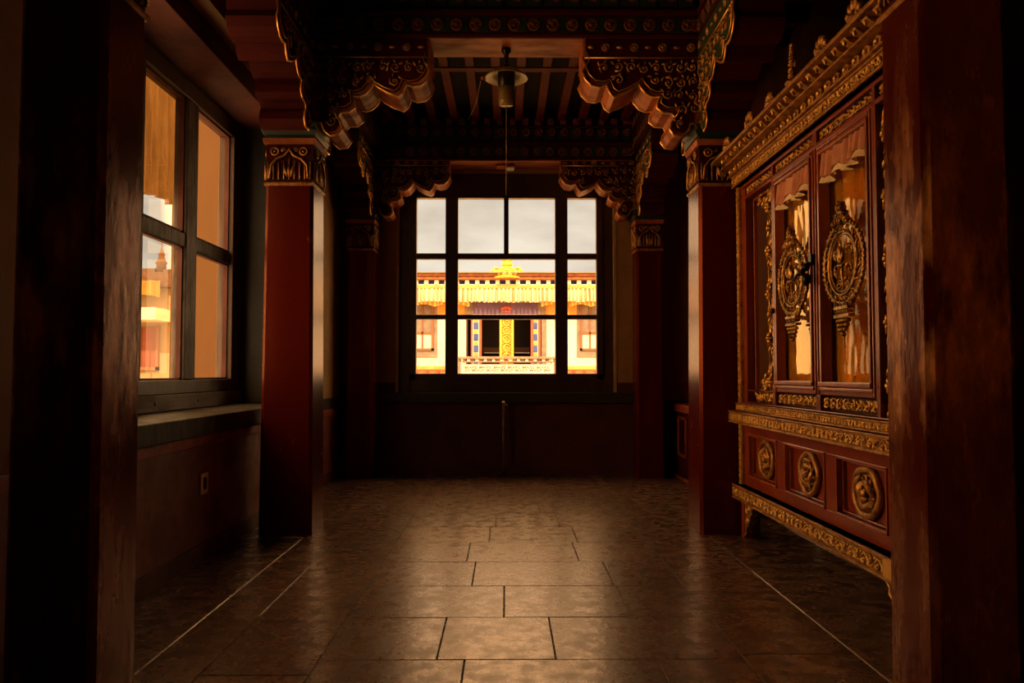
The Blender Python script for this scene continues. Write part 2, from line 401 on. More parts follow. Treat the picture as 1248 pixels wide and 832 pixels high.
for (a0,a1) in ((3.25,3.80),(3.93,4.62),(4.84,5.53),(5.72,6.43)):
    for (z0,z1) in ((1.055,2.0),(2.10,3.07)):
        MB().add([(GX,a0,z0),(GX,a1,z0),(GX,a1,z1),(GX,a0,z1)],[(0,1,2,3)])
        g = MB(); g.add([(GX-.01,a0,z0),(GX-.01,a1,z0),(GX-.01,a1,z1),(GX-.01,a0,z1)],[(0,1,2,3)]); g.build('pane', G_LEFT, w2)
        s = MB()
        for (p0,p1,q0,q1) in ((a0,a0+.014,z0,z1),(a1-.014,a1,z0,z1),(a0,a1,z0,z0+.014),(a0,a1,z1-.014,z1)):
            s.box(GX-.005,GX+.03,p0,p1,q0,q1)
        s.build('glazing_bead', M['maroon'], w2)

# right wall
wr = MB(); wr.box(1.78,XR,-1.5,2.86,0,H_C)
wr = wr.build('wall_right', M['plaster']); tag(wr, kind='structure')
# wall behind the camera
MB().box(XR,2.7,-1.5,8.8,0,H_C).build('aisle_wall', M['maroon'], wr)
wb = MB().box(-2.43,2.7,-1.65,-1.5,0,H_C).build('wall_back', M['maroon']); tag(wb, kind='structure')
# far wall with opening x -1.17..1.17, z .89..3.34
wf = MB()
wf.box(-2.43,-1.20,8.57,8.95,1.0,H_C); wf.box(1.20,2.7,8.57,8.95,1.0,H_C); wf.box(-1.20,1.20,8.57,8.95,3.32,H_C)
wf = wf.build('wall_far', M['plaster']); tag(wf, kind='structure')
b = MB(); b.box(-2.43,2.7,8.57,8.95,0,.89); b.box(-2.43,-1.20,8.57,8.95,.89,1.0); b.box(1.20,2.7,8.57,8.95,.89,1.0)
b.build('lower_wall', M['maroon'], wf)
MB().box(1.45,2.3,8.555,8.571,.80,1.0).build('red_band', M['redband'], wf)
o = MB().box(-1.45,1.45,8.50,8.93,.78,.892).build('window_sill', M['blackband'], bevel=.006); tag(o, 'long black sill ledge beneath the far window', 'window sill')
bf = MB().box(-1.7,1.85,8.555,8.571,0,.06).build('baseboard_far', M['maroon'], bevel=.003); tag(bf, kind='structure')
# reveals
b = MB(); b.box(-1.215,-1.185,8.56,8.93,.893,3.33); b.box(1.185,1.215,8.56,8.93,.893,3.33)
rv = b.build('trim_2', M['reveal'], bevel=.003); tag(rv, kind='structure')

# window 1 (far)
w1 = empty('window_1', (0, 8.66, .893), kind='structure')
WY = 8.66
b = MB()
b.box(-1.184,-.995-.045,WY-.04,WY+.05,.893,3.32); b.box(1.0+.045,1.184,WY-.04,WY+.05,.893,3.32)
b.box(-1.06,1.06,WY-.045,WY+.05,.893,1.06); b.box(-1.06,1.06,WY-.045,WY+.05,3.10,3.32)
b.build('window_frame', M['frame'], w1, bevel=.006)
b = MB(); b.box(-1.07,-.995,WY-.06,WY+.03,1.02,3.12); b.box(1.0,1.07,WY-.06,WY+.03,1.02,3.12); b.box(-1.07,1.07,WY-.06,WY+.03,1.03,1.10); b.box(-1.07,1.07,WY-.06,WY+.03,3.05,3.12)
b.build('inner_frame', M['frame'], w1, bevel=.005)
b = MB(); b.box(-.675,-.535,WY-.055,WY+.03,1.10,3.05); b.box(.543,.682,WY-.055,WY+.03,1.10,3.05)
b.build('mullion', M['frame'], w1, bevel=.006)
MB().box(-.027,.027,WY-.045,WY+.03,2.40,3.05).build('mullion', M['frame'], w1, bevel=.005)
b = MB(); b.box(-.995,1.0,WY-.04,WY+.03,2.37,2.435); b.build('transom', M['frame'], w1, bevel=.005)
b = MB(); b.box(-.995,1.0,WY-.04,WY+.03,1.70,1.752); b.build('transom', M['frame'], w1, bevel=.005)
for (a0,a1) in ((-.995,-.675),(-.535,-.027),(.027,.543),(.682,1.0)):
    g = MB(); g.add([(a0,WY,2.435),(a1,WY,2.435),(a1,WY,3.05),(a0,WY,3.05)],[(0,1,2,3)]); g.build('pane', G_WIN, w1)
for (z0,z1) in ((1.10,1.70),(1.752,2.37)):
    for (a0,a1) in ((-.995,-.675),(-.535,.543),(.682,1.0)):
        g = MB(); g.add([(a0,WY,z0),(a1,WY,z0),(a1,WY,z1),(a0,WY,z1)],[(0,1,2,3)]); g.build('pane', G_WIN, w1)

# ================================================================== COLUMNS
def capital(mb, h, z0, z1):
    H = z1-z0
    for (o,u,n) in (((-h,-h,z0),(1,0,0),(0,-1,0)),((h,-h,z0),(0,1,0),(1,0,0)),((h,h,z0),(-1,0,0),(0,1,0)),((-h,h,z0),(0,-1,0),(-1,0,0))):
        F = frame(o,u,(0,0,1),n); W = 2*h
        r = H*.03
        # vertical flutes
        for i in range(9):
            x = W*(.06+.88*i/8); top = H*(.52 + .0*abs(i-4))
            if 2 <= i <= 6: top = H*(.50 + .10*(2-abs(i-4))/2)
            mb.tube([F(x,H*.06,0),F(x,top,.004)], r*.9, 5)
        # pointed arch
        pts=[F(W*.10,H*.08,.008),F(W*.12,H*.42,.010),F(W*.24,H*.60,.010),F(W*.40,H*.68,.012),F(W*.5,H*.86,.014),F(W*.60,H*.68,.012),F(W*.76,H*.60,.010),F(W*.88,H*.42,.010),F(W*.90,H*.08,.008)]
        mb.tube(pts, r*1.2, 6)
        # seated lotus figure under the arch
        for dx,rr in ((-.07,.5),(.07,.5),(0,.0)):
            mb.blob(F, W*(.5+dx), H*.27, .006, W*.045, H*.17, .014, rr*(.6 if dx<0 else -.6))
        for x in (.2,.8):
            G2 = shift(F, W*x, H*.80); q=[G2(cos(a)*H*.10, sin(a)*H*.10, .008) for a in [i*PI/5 for i in range(10)]]
            mb.tube(q, r, 5, closed=True); mb.blob(G2,0,0,.006,H*.045,H*.045,.012)
        spiral(mb, F, W*.36, H*.84, H*.07, 0, 1.2, 1, r*.8, 8); spiral(mb, F, W*.64, H*.84, H*.07, PI, 1.2, -1, r*.8, 8)
def make_column(name_loc, h0, h1, label, mred, rough_edge=False):
    x, y = name_loc
    r = empty('carved_column', (x,y,0), label, 'column', 'red lacquered columns')
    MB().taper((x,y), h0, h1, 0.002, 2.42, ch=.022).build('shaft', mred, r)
    b = MB(); b.taper((x,y), h1+.004, h1+.004, 2.40, 2.425); b.taper((x,y), h1+.008, h1+.008, 2.405, 2.42)
    b.build('neck_band', M['giltdim'], r, bevel=.003)
    MB().taper((x,y), h1-.006, h1-.002, 2.425, 2.69).build('capital', M['redpaint'], r)
    b = MB(); F0 = shift(WORLD, x, y); b2 = MB(); capital(b2, h1, 2.43, 2.69); b2.v = [(p[0]+x,p[1]+y,p[2]) for p in b2.v]
    b2.build('capital_carving', M['giltdim'], r)
    b = MB(); b.taper((x,y), h1+.01, h1+.02, 2.69, 2.73); b.build('abacus', M['rawwood'], r, bevel=.004)
    b = MB(); b.taper((x,y), h1+.0, h1+.0, 2.73, 2.752); b.taper((x,y), h1+.012, h1+.03, 2.752, 2.79); b.taper((x,y), h1+.01, h1+.01, 2.79, 2.808); b.taper((x,y), h1+.015, h1+.03, 2.808, 2.838)
    b.build('moulded_block', M['green'], r, bevel=.003)
    return r
CX = 1.505
cols = [(-1.475,2.70,.15,.145,'red lacquered column nearest on the left with worn lower side and painted-in glare',M['rednear']),
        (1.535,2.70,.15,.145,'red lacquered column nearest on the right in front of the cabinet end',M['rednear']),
        (-CX,5.53,.182,.165,'red lacquered column standing on the left beside the window ledge, second from the front',M['red_worn_glare']),
        (CX,5.53,.182,.165,'red lacquered column on the right against the far end of the gilded cabinet',M['red_worn_glare']),
        (-1.545,8.35,.15,.14,'slim red column in the far left corner beside the far window',M['red']),
        (1.52,8.35,.15,.14,'slim red column in the far right corner beside the far window',M['red'])]
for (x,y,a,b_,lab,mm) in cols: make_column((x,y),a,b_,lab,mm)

# ================================================================== BRACKETS
PROF = [(0,2.84),(.07,2.84),(.085,2.79),(.13,2.75),(.185,2.76),(.215,2.80),(.20,2.85),(.175,2.885),(.20,2.915),(.26,2.92),(.30,2.95),(.295,3.00),(.28,3.035),(.33,3.03),
        (.375,3.05),(.41,3.09),(.43,3.125),(.46,3.095),(.53,3.055),(.60,3.03),(.63,3.055),(.655,3.115),(.70,3.10),(.76,3.11),(.80,3.15),(.825,3.205),(.80,3.25),(.82,3.31)]
def arm(parent, x, y, h, dx, dy, sides, zs=0., mat_under='rawwood', L=1., fillm='giltdim', ztop=3.455):
    """one arm of a bracket leaving the column axis in direction (dx,dy); sides: which side faces get carving"""
    hw = h*.92
    ox, oy = x + dx*h*.9, y + dy*h*.9
    n = (-dy, dx, 0)
    F = frame((ox,oy,zs), (dx*L,dy*L,0), (0,0,1), n)
    poly = PROF + [(.82,ztop),(-h*.9/L-.0,ztop),(-h*.9/L,2.84)]
    a = MB().prism([(p[0],p[1]) for p in poly], F, -hw, hw).build('bracket_arm', M[mat_under], parent, bevel=.004)
    # painted faces: thin carved panels on both sides + gilded rim
    for s in sides:
        b = MB(); Fs = shift(F,0,0,0)
        pan = [(p[0]-.02, p[1]+.03) for p in PROF[1:]] + [(.80,ztop-.005),(0,ztop-.005)]
        b.prism(pan, F, s*hw, s*(hw+.006)); b.build('painted_panel', M['green'] if mat_under!='rawwood' else M['redpaint'], parent)
        b = MB(); b.tube([F(p[0],p[1]+.004,s*(hw+.004)) for p in PROF], .0095, 6)
        b.tube([F(p[0]-.025,p[1]+.04,s*(hw+.010)) for p in PROF[6:]], .0045, 5)
        b.tube([F(0,3.31,s*(hw+.006)), F(.81,3.31,s*(hw+.006))], .007, 5)
        b.build('gilded_rim', M['giltedge'], parent)
        b = MB()
        def inside(u,v):
            if v > 3.285 or u < .0 or u > .76: return False
            lo = 0
            for p,q in zip(PROF,PROF[1:]):
                if min(p[0],q[0])-.001 <= u <= max(p[0],q[0])+.001: lo = max(lo, p[1], q[1])
            return v > lo + .055
        scroll_fill(b, shift(F,0,0,s*(hw+.010)), inside, 0,.8, 2.8,3.29, .088, .0075, seed=int(abs(x*100)+s*7+dy*3+50))
        for i in range(8):
            G2 = frame(F(.06+.1*i,(3.31+ztop)/2,s*(hw+.004)), (dx,dy,0),(0,0,1),(n[0]*s,n[1]*s,0))
            if i % 2 == 0: rosette(b, G2, .030)
            else:
                leaf(b, G2, 0,0,.03,0,.004,.012)
        b.build('carving', M[fillm], parent)
for (x,y,h,side,lab,zs) in (
    (-CX,5.53,.165,1,'scalloped carved bracket on top of the second left column',0),
    (CX,5.53,.165,-1,'scalloped carved bracket on top of the second right column',0),
    (-1.545,8.35,.14,1,'scalloped carved bracket on top of the far left corner column',0),
    (1.52,8.35,.14,-1,'scalloped carved bracket on top of the far right corner column',0),
    (-1.475,2.70,.14,1,'carved bracket on top of the nearest left column at the top edge',0),
    (1.535,2.70,.14,-1,'carved bracket on top of the nearest right column at the top edge',0)):
    r = empty('column_bracket', (x,y,2.84+zs), lab, 'bracket', 'carved column brackets')
    far = y > 8
    arm(r, x, y, h, side, 0, (-1,1) if not far else ((-1,) if side==1 else (1,)), zs, 'rawwood', 1.0, ztop=3.37 if far else 3.455)
    arm(r, x, y, h, 0, -1, (1,) if side==1 else (-1,), 0, 'redpaint', 1.05)
    if not far: arm(r, x, y, h, 0, 1, (-1,) if side==1 else (1,), 0, 'redpaint', 1.05)

# ================================================================== BEAMS
def ros_proto(r):
    b = MB(); rosette(b, frame((0,0,0),(1,0,0),(0,0,1),(0,-1,0)), r); return b
def beam_rows(root, origin, rz, L, proto, end, step=.135):
    """rows of painted rosettes and joist ends on one long face; origin lower left corner of the face"""
    ca, sa = cos(rz), sin(rz)
    n = int(L/step)
    for row, (h, src, off) in enumerate(((.085, proto, 0.), (.295, proto, .5), (.405, end, .2))):
        for i in range(n):
            a = (i+.5)*L/n + (off-.25)*L/n*.3
            o = src.copy(); C.objects.link(o); o.parent = root; o.matrix_parent_inverse = root.matrix_basis.inverted()
            o.location = (origin[0]+ca*a, origin[1]+sa*a, origin[2]+h); o.rotation_euler = (0,0,rz)
def beam(name, c0, c1, axis, z0, label, faces, rows=True, upper=.0, soffit='rawwood'):
    x0,y0 = c0; x1,y1 = c1
    r = empty(name, ((x0+x1)/2,(y0+y1)/2,z0), label, 'beam')
    MB().box(x0,x1,y0,y1,z0,z0+.20).build('beam_body', M['redpaint'], r, bevel=.006)
    if axis == 'x': MB().box(x0,x1,y0+.004,y1-.004,z0-.012,z0-.001).build('soffit_board', M[soffit], r)
    else: MB().box(x0+.004,x1-.004,y0,y1,z0-.012,z0-.001).build('soffit_board', M[soffit], r)
    e = .012
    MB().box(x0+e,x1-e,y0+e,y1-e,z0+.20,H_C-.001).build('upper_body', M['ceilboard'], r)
    L = (x1-x0) if axis=='x' else (y1-y0)
    for (kind) in faces:
        if kind == '-y': o=(x0,y0,z0); rz=0
        elif kind == '+y': o=(x1,y1,z0); rz=PI
        elif kind == '+x': o=(x1,y0,z0); rz=PI/2
        else: o=(x0,y1,z0); rz=-PI/2
        ca,sa = cos(rz),sin(rz)
        F = frame(o,(ca,sa,0),(0,0,1),(sa,-ca,0))
        b = MB(); b.box(0,L,.160,.192,-.01,.018,F); b.box(0,L,.345,.365,-.01,.016,F); b.box(0,L,.008,.022,-.01,.010,F)
        b.build('moulding', M['redpaint'], r, bevel=.004)
        b = MB(); n = int(L/.27)
        for i in range(n): b.box((i+.1)*L/n,(i+.52)*L/n,.035,.14,-.01,.003,F); b.box((i+.5)*L/n,(i+.9)*L/n,.225,.335,-.02,-.006,F)
        b.build('painted_field', M['green'], r)
        b = MB()
        for i in range(n): b.box((i+.55)*L/n,(i+1.0)*L/n,.035,.14,-.01,.003,F); b.box((i+.0)*L/n,(i+.45)*L/n,.225,.335,-.02,-.006,F)
        b.build('painted_field', M['navy'], r)
        rp = ros_proto(.044).build('rosette', M['rosette'], r)
        eb = MB().box(-.03,.03,-.02,.035,-.025,.025,frame((0,0,0),(1,0,0),(0,1,0),(0,0,1)))
        eb = MB().box(-.03,.03,-.035,.015,-.028,.028); leaf(eb, frame((0,-.037,0),(1,0,0),(0,0,1),(0,-1,0)),0,0,.02,0,0,.006)
        ep = eb.build('joist_end', M['redband'], r)
        beam_rows(r, F(0,0,.002), rz, L, rp, ep)
        for o_ in (rp, ep):    # the prototypes take the first place of an extra row end
            h = .085 if o_ is rp else .405
            p = F(L-.03, h, .002); o_.location = p; o_.rotation_euler = (0,0,rz); o_.matrix_parent_inverse = r.matrix_basis.inverted()
    return r
beam('cross_beam', (-1.352,5.372), (1.352,5.70), 'x', 3.456, 'painted cross beam with bare worn underside spanning the second pair of columns', ('-y',))
beam('cross_beam', (-1.352,8.205), (1.352,8.55), 'x', 3.371, 'painted cross beam with rows of rosettes above the far window', ('-y',))
beam('lengthwise_beam', (-1.66,.5), (-1.354,8.55), 'y', 3.456, 'painted beam running lengthwise over the left columns', ('+x',), soffit='redpaint')
beam('lengthwise_beam', (1.354,.5), (1.66,8.55), 'y', 3.456, 'painted beam running lengthwise over the right columns', ('-x',), soffit='redpaint')

# ================================================================== LAMP, CORDS
def lmp(x,y):
    r = empty('hanging_lamp', (x,y,3.44), 'dark hanging lamp with amber glass tube and dish under the middle cross beam', 'lamp')
    F = shift(WORLD, x, y)
    b = MB(); b.lathe([(.035,3.443),(.035,3.42),(.018,3.40),(.014,3.33),(.022,3.32),(.018,3.30)], F, 14); b.build('ceiling_mount', M['black'], r)
    b = MB()
    b.lathe([(.04,3.285),(.09,3.28),(.15,3.235),(.158,3.225),(.152,3.222),(.085,3.265),(.04,3.27)], F, 28); b.build('dish_shade', M['lampglass'], r)
    b = MB(); b.lathe([(.02,3.30),(.06,3.285),(.064,3.25),(.060,3.16),(.058,3.158)], F, 20); b.build('lamp_holder', M['black'], r)
    b = MB(); b.lathe([(.055,3.158),(.056,3.06),(.052,3.03),(.02,3.024)], F, 20); b.build('glass_tube', M['lampglass'], r)
    b = MB(); b.blob(F,-.165,0,3.228,.022,.015,.014); b.build('end_knob', M['redband'], r)
    return r
LX, LY = 0.0, 5.54
lmp(LX, LY)
o = MB().tube([(0,LY,3.026),(.001,LY,2.7),(-.001,LY,2.38)], .0028, 5).build('pull_cord', M['cord']); tag(o,'thin straight pull cord hanging down from the lamp','cord')
o = MB().tube([(-.185,LY,3.205),(-.25,6.5,3.40),(-.33,7.4,3.60),(-.42,8.19,3.78)], .003, 5).build('slack_wire', M['cord']); tag(o,'thin slanting wire from lamp dish to far cross beam','wire')
r = empty('ceiling_light', (0,8.38,3.358), 'small pale rectangular light fixed under the beam above far window', 'ceiling light')
MB().box(-.11,.09,8.30,8.46,3.33,3.358).build('light_body', M['rawwood'], r, bevel=.004)
MB().box(-.005,.085,8.31,8.45,3.312,3.33).build('diffuser', M['white'], r, bevel=.004)

# ================================================================== CABINET
XC, YC, T = 1.60, 5.30, 2.30
F = frame((XC,YC,0),(0,-1,0),(0,0,1),(-1,0,0))
cab = empty('display_cabinet', (1.87,4.15,0), 'large red and gilded carved display cabinet with two glass doors by the right wall', 'cabinet')
def cbx(name, m, boxes, bevel=.004, par=None):
    b = MB()
    for q in boxes: b.box(*q, F=F)
    return b.build(name, m, par or cab, bevel=bevel)
D0 = -.55
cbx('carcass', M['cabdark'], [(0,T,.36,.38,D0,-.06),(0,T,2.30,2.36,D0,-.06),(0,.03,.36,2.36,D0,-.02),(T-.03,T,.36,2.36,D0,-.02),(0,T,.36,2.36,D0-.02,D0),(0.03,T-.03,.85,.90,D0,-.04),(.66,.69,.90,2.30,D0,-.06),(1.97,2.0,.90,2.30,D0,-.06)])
# feet
for (t0, s) in ((0.03,1),(T-.03,-1)):
    b = MB(); b.box(min(t0,t0+s*.06), max(t0,t0+s*.06), .002,.26, -.09,.02, F=F)
    ft = b.build('foot', M['cabred'], cab, bevel=.005)
    Fs = frame(F(t0+s*.06,0,.012), (0,-s,0),(0,0,1),(-1,0,0))
    prof = [(0,.26),(.17,.26),(.175,.235),(.15,.22),(.155,.19),(.12,.175),(.115,.14),(.085,.13),(.075,.10),(.04,.095),(.035,.05),(.0,.03)]
    b = MB(); b.prism(prof, Fs, -.04, 0); b.build('scroll_bracket', M['giltdim'], ft, bevel=.003)
    b = MB(); b.tube([Fs(p[0],p[1],.004) for p in prof[1:]], .007, 6)
    spiral(b, Fs, .05,.20,.042,0,1.3,1,.006); spiral(b, Fs, .12,.225,.028,2,1.2,-1,.005); spiral(b, Fs, .035,.13,.03,1,1.2,-1,.005)
    b.build('scroll_carving', M['gilt'], ft)
cbx('foot', M['cabred'], [(.03,.09,.002,.26,D0,D0+.07),(T-.09,T-.03,.002,.26,D0,D0+.07)])
# plinth
def carved_band(name, z0, z1, out, t0=-.03, t1=T+.03, back=-.04, seed=3, base='giltdim'):
    H = z1-z0
    bo = cbx(name, M[base], [(t0,t1,z0,z1,back,out),(t0-.006,t1+.006,z0,z0+H*.13,back,out+.010),(t0-.006,t1+.006,z1-H*.13,z1,back,out+.010)], .003)
    b = MB(); scroll_strip(b, frame(F(t0,z0+H*.15,out+.003),(0,-1,0),(0,0,1),(-1,0,0)), t1-t0, H*.70, tr=H*.055, seed=seed)
    for i in range(int((t1-t0)/(H*.55))):       # small leaves fill the ground of the band
        for q in (.28,.72): leaf(b, F, t0+(i+.5)*H*.55, z0+H*q, H*.11, (i*1.7+q*9)%3.1, out+.002, H*.07)
    b.build('vine_carving', M['gilt'], bo)
    return bo
carved_band('plinth', .26, .357, .055, seed=2)
MB().box(T-.20,T+.035,.275,.350,.058,.068,F=F).build('corner_plate', M['brocade'], cab, bevel=.003)['label'] = 'plain yellow gilt plate on the plinth end'
carved_band('ledge_band', .77, .85, .075, seed=5)
carved_band('upper_ledge_band', .85, .903, .035, t0=.0, t1=T, seed=8)
# lower body
op = [(.14,.68),(.81,1.38),(1.51,2.02)]
b = [(.055,T-.055,.357,.425,-.05,0),(.055,T-.055,.70,.77,-.05,0),(.055,op[0][0],.42,.705,-.05,0),(op[0][1],op[1][0],.42,.705,-.05,0),(op[1][1],op[2][0],.42,.705,-.05,0),(op[2][1],T-.055,.42,.705,-.05,0)]
cbx('lower_frame', M['cabred'], b, .004)
for i, (a0,a1) in enumerate(op):
    pn = cbx('panel', M['cabred'], [(a0-.01,a1+.01,.415,.71,-.065,-.04)], .002)
    cbx('panel_moulding', M['moulding'], [(a0,a1,.42,.434,-.04,.006),(a0,a1,.691,.705,-.04,.006),(a0,a0+.014,.42,.705,-.04,.006),(a1-.014,a1,.42,.705,-.04,.006),
         (a0+.02,a1-.02,.438,.446,-.04,-.020),(a0+.02,a1-.02,.679,.687,-.04,-.020),(a0+.02,a0+.028,.438,.687,-.04,-.02),(a1-.028,a1-.02,.438,.687,-.04,-.02)], .003, pn)
    # coiled dragon roundel
    cx, cz = (a0+a1)/2+.01, .563
    Fr = shift(F, cx, cz, -.036)
    b = MB(); rr = random.Random(20+i)
    ring = [(cos(q)*(.122+.006*sin(q*5+i)), sin(q)*(.108+.005*sin(q*4+i*2))) for q in [k*2*PI/36 for k in range(36)]]
    b.tube([Fr(x,z,.010) for x,z in ring], .017, 7, closed=True)
    b.tube([Fr(x*.76,z*.76,.008) for x,z in ring], .006, 5, closed=True)
    body = []
    for k in range(30):
        q = k/29*2*PI*1.45 + i; rad = .082*(1-.62*k/29)
        body.append(Fr(cos(q)*rad*1.08, sin(q)*rad*.95, .014+.010*sin(k*.9)))
    b.tube(body, .0135, 6, r2=.022)
    for k in range(11):
        q = k*2*PI/11+i; leaf(b, Fr, cos(q)*.078, sin(q)*.070, .020, q+.8, .014, .010)
    for k in range(5):
        spiral(b, Fr, cos(k*1.26+i)*.052, sin(k*1.26+i)*.046, .020, k, 1.1, 1, .0045, 8, .016)
    b.blob(Fr, .004,-.002,.026,.026,.021,.018,.5); b.blob(Fr,.024,.014,.028,.013,.010,.010,.3); b.blob(Fr,-.012,.018,.028,.010,.014,.009)
    b.blob(Fr, .0,-.032,.022,.034,.013,.012,.2)
    b.build('roundel', M['giltdim'] if i==2 else M['giltdim'], pn)
# outer posts with narrow carved strips
for t0 in (0.0, T-.055):
    for z0,z1 in ((.357,.77),(.903,2.40)):
        p = cbx('outer_post', M['giltdim'], [(t0,t0+.055,z0,z1,-.05,.022)], .004)
        b = MB(); L = z1-z0
        scroll_strip(b, frame(F(t0+.05,z0,.024),(0,0,1),(0,1,0),(-1,0,0)), L, .045, tr=.0032, seed=4); b.build('vine_carving', M['gilt'], p)
# upper frame posts & rails
up = [(.055,.13,.903,2.36,-.05,0),(.665,.69,.903,2.36,-.05,.008),(1.955,1.985,.903,2.36,-.05,.008),(2.20,T-.055,.903,2.36,-.05,0),
      (.055,T-.055,2.345,2.365,-.05,.012),(.055,T-.055,.903,.912,-.05,.012),(.12,2.2,2.262,2.285,-.05,.006),(.12,.665,.985,.995,-.05,.004)]
cbx('upper_frame', M['cabred'], up, .004)
# side bays: recessed panels
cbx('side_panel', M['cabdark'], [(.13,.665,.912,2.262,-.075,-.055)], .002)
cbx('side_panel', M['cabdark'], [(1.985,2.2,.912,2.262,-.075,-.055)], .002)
cbx('panel_moulding', M['moulding'], [(.20,.215,.95,2.25,-.06,-.03),(.20,.64,2.235,2.25,-.06,-.03)], .003)
def carved_strip(t0,t1,z0,z1,seed,parent,mm='gilt'):
    b = MB(); rr = random.Random(seed); n = int((z1-z0)/.085); w=(t1-t0); c=(t0+t1)/2
    b.tube([F(c+w*.28*sin(i*.55), z0+(z1-z0)*i/60, -.028) for i in range(61)], .012, 6)
    for i in range(n):
        z = z0+(i+.5)*(z1-z0)/n; s = 1 if i%2 else -1
        spiral(b, F, c+s*w*.16, z, .036, rr.uniform(0,6), 1.2, s, .0075, 9, -.022)
        leaf(b, F, c-s*w*.25, z+.02, .034, s*.9, -.02, .014); leaf(b, F, c+s*w*.32, z-.03, .028, -s*.9, -.018, .014)
        if i % 3 == 1:      # peony heads standing forward
            for k in range(6): leaf(b, F, c+cos(k*1.05)*.022, z+sin(k*1.05)*.022, .020, k*1.05, -.004, .014)
            b.blob(F, c, z, .004, .016,.016,.016)
    for s in (0,w): b.tube([F(t0+s,z0,-.03),F(t0+s,z1,-.03)], .006, 5)
    return b.build('carved_strip', M[mm], parent)
carved_strip(.50,.635,.915,2.25,1,cab); carved_strip(1.995,2.11,.915,2.25,2,cab)
# corner scrolls
b = MB()
for (x,z,r_) in ((.44,.965,.05),(.35,.955,.045),(.45,1.05,.038),(.27,.94,.03),(.40,1.02,.03)):
    spiral(b, F, x, z, r_, x*20, 1.3, 1, .009, 11, -.03); leaf(b, F, x-.03, z+.03, .035, x*9, -.028, .014)
for (x,z,r_) in ((.44,2.19,.045),(.36,2.21,.035)):
    spiral(b, F, x, z, r_, x*20, 1.3, 1, .008, 11, -.03); leaf(b, F, x-.03, z-.02, .03, x*9, -.028, .012)
b.build('corner_scroll', M['gilt'], cab)
# openwork panels
def openwork(t0,t1,z0,z1,seed,par=None):
    b = MB(); H=z1-z0; L=t1-t0
    Fo = frame(F(t0,z0,-.010),(0,-1,0),(0,0,1),(-1,0,0))
    n = max(2, round(L/(H*1.15)))
    for i in range(n):
        cx=(i+.5)*L/n; s = 1 if i < n/2 else -1
        spiral(b, Fo, cx, H*.5, H*.44, PI/2 if s>0 else PI/2, 1.35, s, H*.075, 13)
        leaf(b, Fo, cx-L/n*.42, H*.75, H*.24, .8*s, 0, H*.1); leaf(b, Fo, cx-L/n*.42, H*.25, H*.24, -.8*s, 0, H*.1); leaf(b, Fo, cx+L/n*.30, H*.86, H*.16, 1.2, 0,H*.1)
    b.tube([Fo(L*.02+L*.96*i/24, H*.5+H*.36*sin(i*1.2), -.004) for i in range(25)], H*.07, 5)
    for k in range(5): leaf(b, Fo, L*.5+cos(k*1.25)*H*.16, H*.5+sin(k*1.25)*H*.22, H*.17, k*1.25, .006, H*.12)
    return b.build('openwork_panel', M['gilt'], par or cab)
for (a0,a1) in ((.145,.65),(.71,1.28),(1.36,1.94),(2.0,2.19)): openwork(a0,a1,2.292,2.342,1)
for (a0,a1) in ((.71,1.28),(1.36,1.94)): openwork(a0,a1,.918,.982,2)
cbx('backing_board', M['cabdark'], [(.13,2.2,2.285,2.345,-.06,-.045),(.69,1.955,.912,.985,-.06,-.045)], .001)  # dark boards closing the space behind the openwork
cbx('centre_post', M['cabred'], [(1.295,1.345,.912,.99,-.05,.006),(1.295,1.345,2.28,2.35,-.05,.006)], .003)
